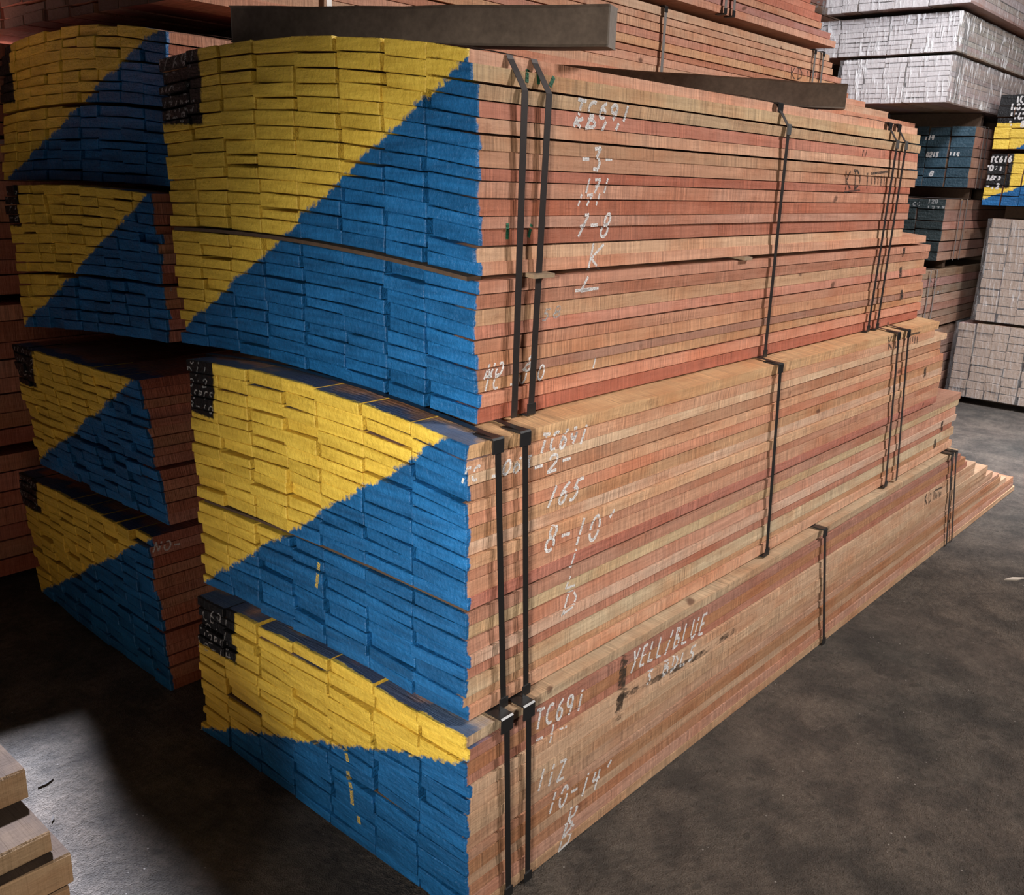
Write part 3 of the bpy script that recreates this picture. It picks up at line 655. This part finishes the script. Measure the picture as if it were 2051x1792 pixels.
# ------------------------------------------------------------------ bearers on the top pack
def beam(name, label, a, b, w, h, m, mend, za, zb_, seed=0):
    r = random.Random(seed); a = Vector((a[0], a[1], za)); b = Vector((b[0], b[1], zb_)); d = (b-a).normalized(); s = Vector((-d.y, d.x, 0)).normalized()
    V = []; F = []; N = 8
    root = empty(name, a); tag(root, label, 'timber')
    for k in range(N+1):
        c = a.lerp(b, k/N); j = (r.uniform(-.002, .002), r.uniform(-.002, .002))
        bv = .006
        for (p, q) in ((bv, 0), (w-bv, 0), (w, bv), (w, h-bv), (w-bv, h), (bv, h), (0, h-bv), (0, bv)):
            V.append(c+s*(p+j[0])+Vector((0, 0, q+j[1])))
    for k in range(N):
        o, p = k*8, k*8+8
        for q in range(8): F.append((o+q, o+(q+1) % 8, p+(q+1) % 8, p+q))
    mesh_obj('beam', V, F, m, root)
    for base, nm in ((0, 'cut_end'), (N*8, 'cut_end')):
        vs = V[base:base+8]; sg = -1 if base == 0 else 1
        V2 = vs+[v+d*.004*sg for v in vs]
        F2 = [tuple(range(8, 16))]+[(q, (q+1) % 8, 8+(q+1) % 8, 8+q) for q in range(8)]
        e = mesh_obj(nm, V2, F2, mend, root)
        if base == 0: e['label'] = 'pale sawn end'
beam('timber_bearer', 'weathered dark bearer lying across the near end of the top pack', (.508, .105), (.165, 1.09), -.055, .09, MBEAM, MBEAM2, 2.036, 2.062, 1)
beam('timber_bearer', 'dark bearer with a white scuff lying across the middle of the top pack', (2.13, .222), (1.56, 1.17), -.07, .085, MBEAM, MBEAM, 2.022, 2.075, 2)
beam('timber_bearer', 'short dark offcut peeping over the nearer bearer, behind it', (.42, .88), (.62, 1.28), .08, .06, MBEAM, MBEAM2, 2.093, 2.07, 3)

def shim(x, y0, y1, z0, z1, where):
    V, F = bevel_box((x, (y0+y1)/2, (z0+z1)/2), (.07, y1-y0, z1-z0), .002)
    tag(mesh_obj('timber_bearer', V, F, MLATHD), where, 'timber', 'bearers hidden between packs')
for x in (.9, 2.8): shim(x, 1.6, 2.4, .552, .592, 'thin dark bearer hidden between the two lowest packs of the dim left stack')
for x in (.7, 2.8): shim(x, 1.55, 2.5, 2.172, 2.213, 'dark bearer in the black gap on top of the dim left stack')
for x in (6.9, 8.3): shim(x, 1.25, 2.25, 1.152, 1.218, 'dark bearer under the black ended pack in the right background')
for x in (7.3, 8.5): shim(x, 1.25, 2.25, 1.702, 1.788, 'dark bearer under the slate blue ended pack')
for x in (7.3, 8.5): shim(x, 1.25, 2.0, 2.276, 2.383, 'dark bearer under the lowest bright wrapped pack')
for x in (7.5, 9.0): shim(x, .0, 1.0, 1.562, 1.658, 'dark bearer under the lower yellow and blue ended pack at the right')
for x in (7.5, 9.0): shim(x, .0, 1.0, .0, .058, 'dark bearer lifting the wrapped floor pack at the right')
# ------------------------------------------------------------------ foreground stack at bottom left
mF = lumber('lumber_foreground', endcol=(.36, .27, .18), saw=.25, shady=1)  # plank tops coloured near black to stand for shade
FW_ = [(.30, .195, .11), (.34, .22, .125), (.32, .205, .115)]
def slab(label, x1, y0, y1, z0, z1, seed, name='sawn_plank'):
    r = random.Random(seed); V = []; F = []; C = []; Bx = []; N = 10; x0 = -2.1
    col = (*r.choice(FW_), r.random())
    for k in range(N+1):
        x = lerp(x1, x0, k/N)
        for (y, z) in ((y0, z0), (y1, z0), (y1, z1-.004), (y1-.004, z1), (y0+.004, z1), (y0, z1-.004)):
            V.append((x, y+(r.uniform(-.0025, .0025) if k else 0), z)); C.append(col); Bx.append(1.)
    for k in range(N):
        a, c = k*6, k*6+6
        for q in range(6): F.append((a+q, a+(q+1) % 6, c+(q+1) % 6, c+q))
    F.append((5, 4, 3, 2, 1, 0)); F.append(tuple(N*6+q for q in range(6))); F = [f[::-1] for f in F]
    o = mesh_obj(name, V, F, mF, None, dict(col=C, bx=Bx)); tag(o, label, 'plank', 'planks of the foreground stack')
pA, pA2 = hit(50, 1540, 'z', .70), hit(0, 1485, 'z', .70)
pB = hit(100, 1665, 'z', .64); pC = hit(141, 1706, 'z', .60)
slab('topmost short plank, set back on the foreground stack at bottom left', pA.x, pA.y, pA.y+.5, .642, .70, 1)
slab('second plank from the top of the foreground stack at bottom left', pB.x, pB.y, pB.y+.6, .602, .64, 2)
zz = .600; k = 0
names = ['third', 'fourth', 'fifth', 'sixth', 'seventh', 'eighth', 'ninth', 'tenth', 'eleventh', 'lowest']
while zz > .001:
    t = .06
    slab(names[k]+' plank from the top of the foreground stack at bottom left', pC.x-(.004 if k % 2 else 0)-.006*k, pC.y-.004*k, pC.y+.55, max(zz-t, 0.0), zz-.002, 5+k)
    zz -= t; k += 1

# ------------------------------------------------------------------ setting
def plane(name, V, m):
    o = mesh_obj(name, V, [tuple(range(len(V)))], m); tag(o, kind='structure'); return o
g = G('concrete_floor'); P = g.node('ShaderNodeNewGeometry').outputs['Position']
big = g.noise(P, 1.1, 5, .6); mid = g.noise(P, 5.5, 6, .65); fine = g.noise(P, 45, 4, .7); gr = g.noise(P, 230, 2, .6)
c = g.mix(g.map(big, .35, .65, 0, 1), (.056, .051, .045), (.104, .084, .070))
c = g.mix(g.map(mid, .4, .62, 0, 1), g.mix(1, c, (.62, .62, .64), 'MULTIPLY'), g.mix(1, c, (1.25, 1.22, 1.2), 'MULTIPLY'))
c = g.mix(g.map(fine, .35, .7, 0, 1), g.mix(1, c, (.75, .75, .75), 'MULTIPLY'), g.mix(1, c, (1.25, 1.25, 1.25), 'MULTIPLY'))
c = g.mix(g.map(gr, .3, .7, 0, 1), g.mix(1, c, (.7, .7, .7), 'MULTIPLY'), g.mix(1, c, (1.35, 1.33, 1.3), 'MULTIPLY'))
spot = g.noise(P, 11, 1); c = g.mix(g.map(spot, .72, .76, 0, .6), c, (.03, .025, .022))
vr = g.node('ShaderNodeTexVoronoi'); g.set(vr.inputs['Vector'], P); vr.inputs['Scale'].default_value = 34
keep_ = g.math('MULTIPLY', g.map(vr.outputs['Distance'], .06, .11, 1, 0), g.map(g.noise(P, 13, 2), .56, .6, 0, 1))
c = g.mix(g.math('MULTIPLY', keep_, .8), c, (.38, .35, .32))
g.set(g.b.inputs['Base Color'], c); g.b.inputs['Roughness'].default_value = .8; g.b.inputs['Specular IOR Level'].default_value = .3
g.bump(g.math('ADD', g.math('MULTIPLY', mid, 1.2), g.math('ADD', g.math('MULTIPLY', fine, .5), g.math('MULTIPLY', gr, .3))), .9, .03)
plane('floor', [(-6, -7, 0), (13, -7, 0), (13, 8, 0), (-6, 8, 0)], g.m)
mw = simple('dusty_wall', (.10, .09, .085), .9, 0, .3, 3)
for nm, v in (('wall_back', [(12.5, -7, 0), (12.5, 8, 0), (12.5, 8, 7), (12.5, -7, 7)]), ('wall_left', [(-6, 7.5, 0), (13, 7.5, 0), (13, 7.5, 7), (-6, 7.5, 7)])):
    plane(nm, v, mw)
# litter
MCHIP = simple('dark_splinter', (.03, .022, .018), .8); MCHIPL = simple('pale_splinter', (.42, .36, .3), .8)
def chip(label, px, py, L, wd, ang, m):
    c = hit(px, py, 'z', .0); d = Vector((math.cos(ang), math.sin(ang), 0)); s_ = Vector((-d.y, d.x, 0)); V = []
    for z in (0.0005, .006):
        V += [c-d*L/2+Vector((0, 0, z)), c-s_*wd/2+Vector((0, 0, z)), c+d*L/2+Vector((0, 0, z)), c+s_*wd/2+Vector((0, 0, z))]
    F = [(3, 2, 1, 0), (4, 5, 6, 7)]+[(q, (q+1) % 4, 4+(q+1) % 4, 4+q) for q in range(4)]
    tag(mesh_obj('wood_splinter', V, F, m), label, 'splinter')
chip('dark splinter on the bright floor beside the top foreground plank', 92, 1571, .05, .010, .2, MCHIP)
chip('dark splinter on the bright floor, lower and nearer the plank corner', 106, 1642, .032, .008, 1.0, MCHIP)
chip('pale splinter on the dark concrete at the right edge', 2032, 1160, .12, .03, -.6, MCHIPL)
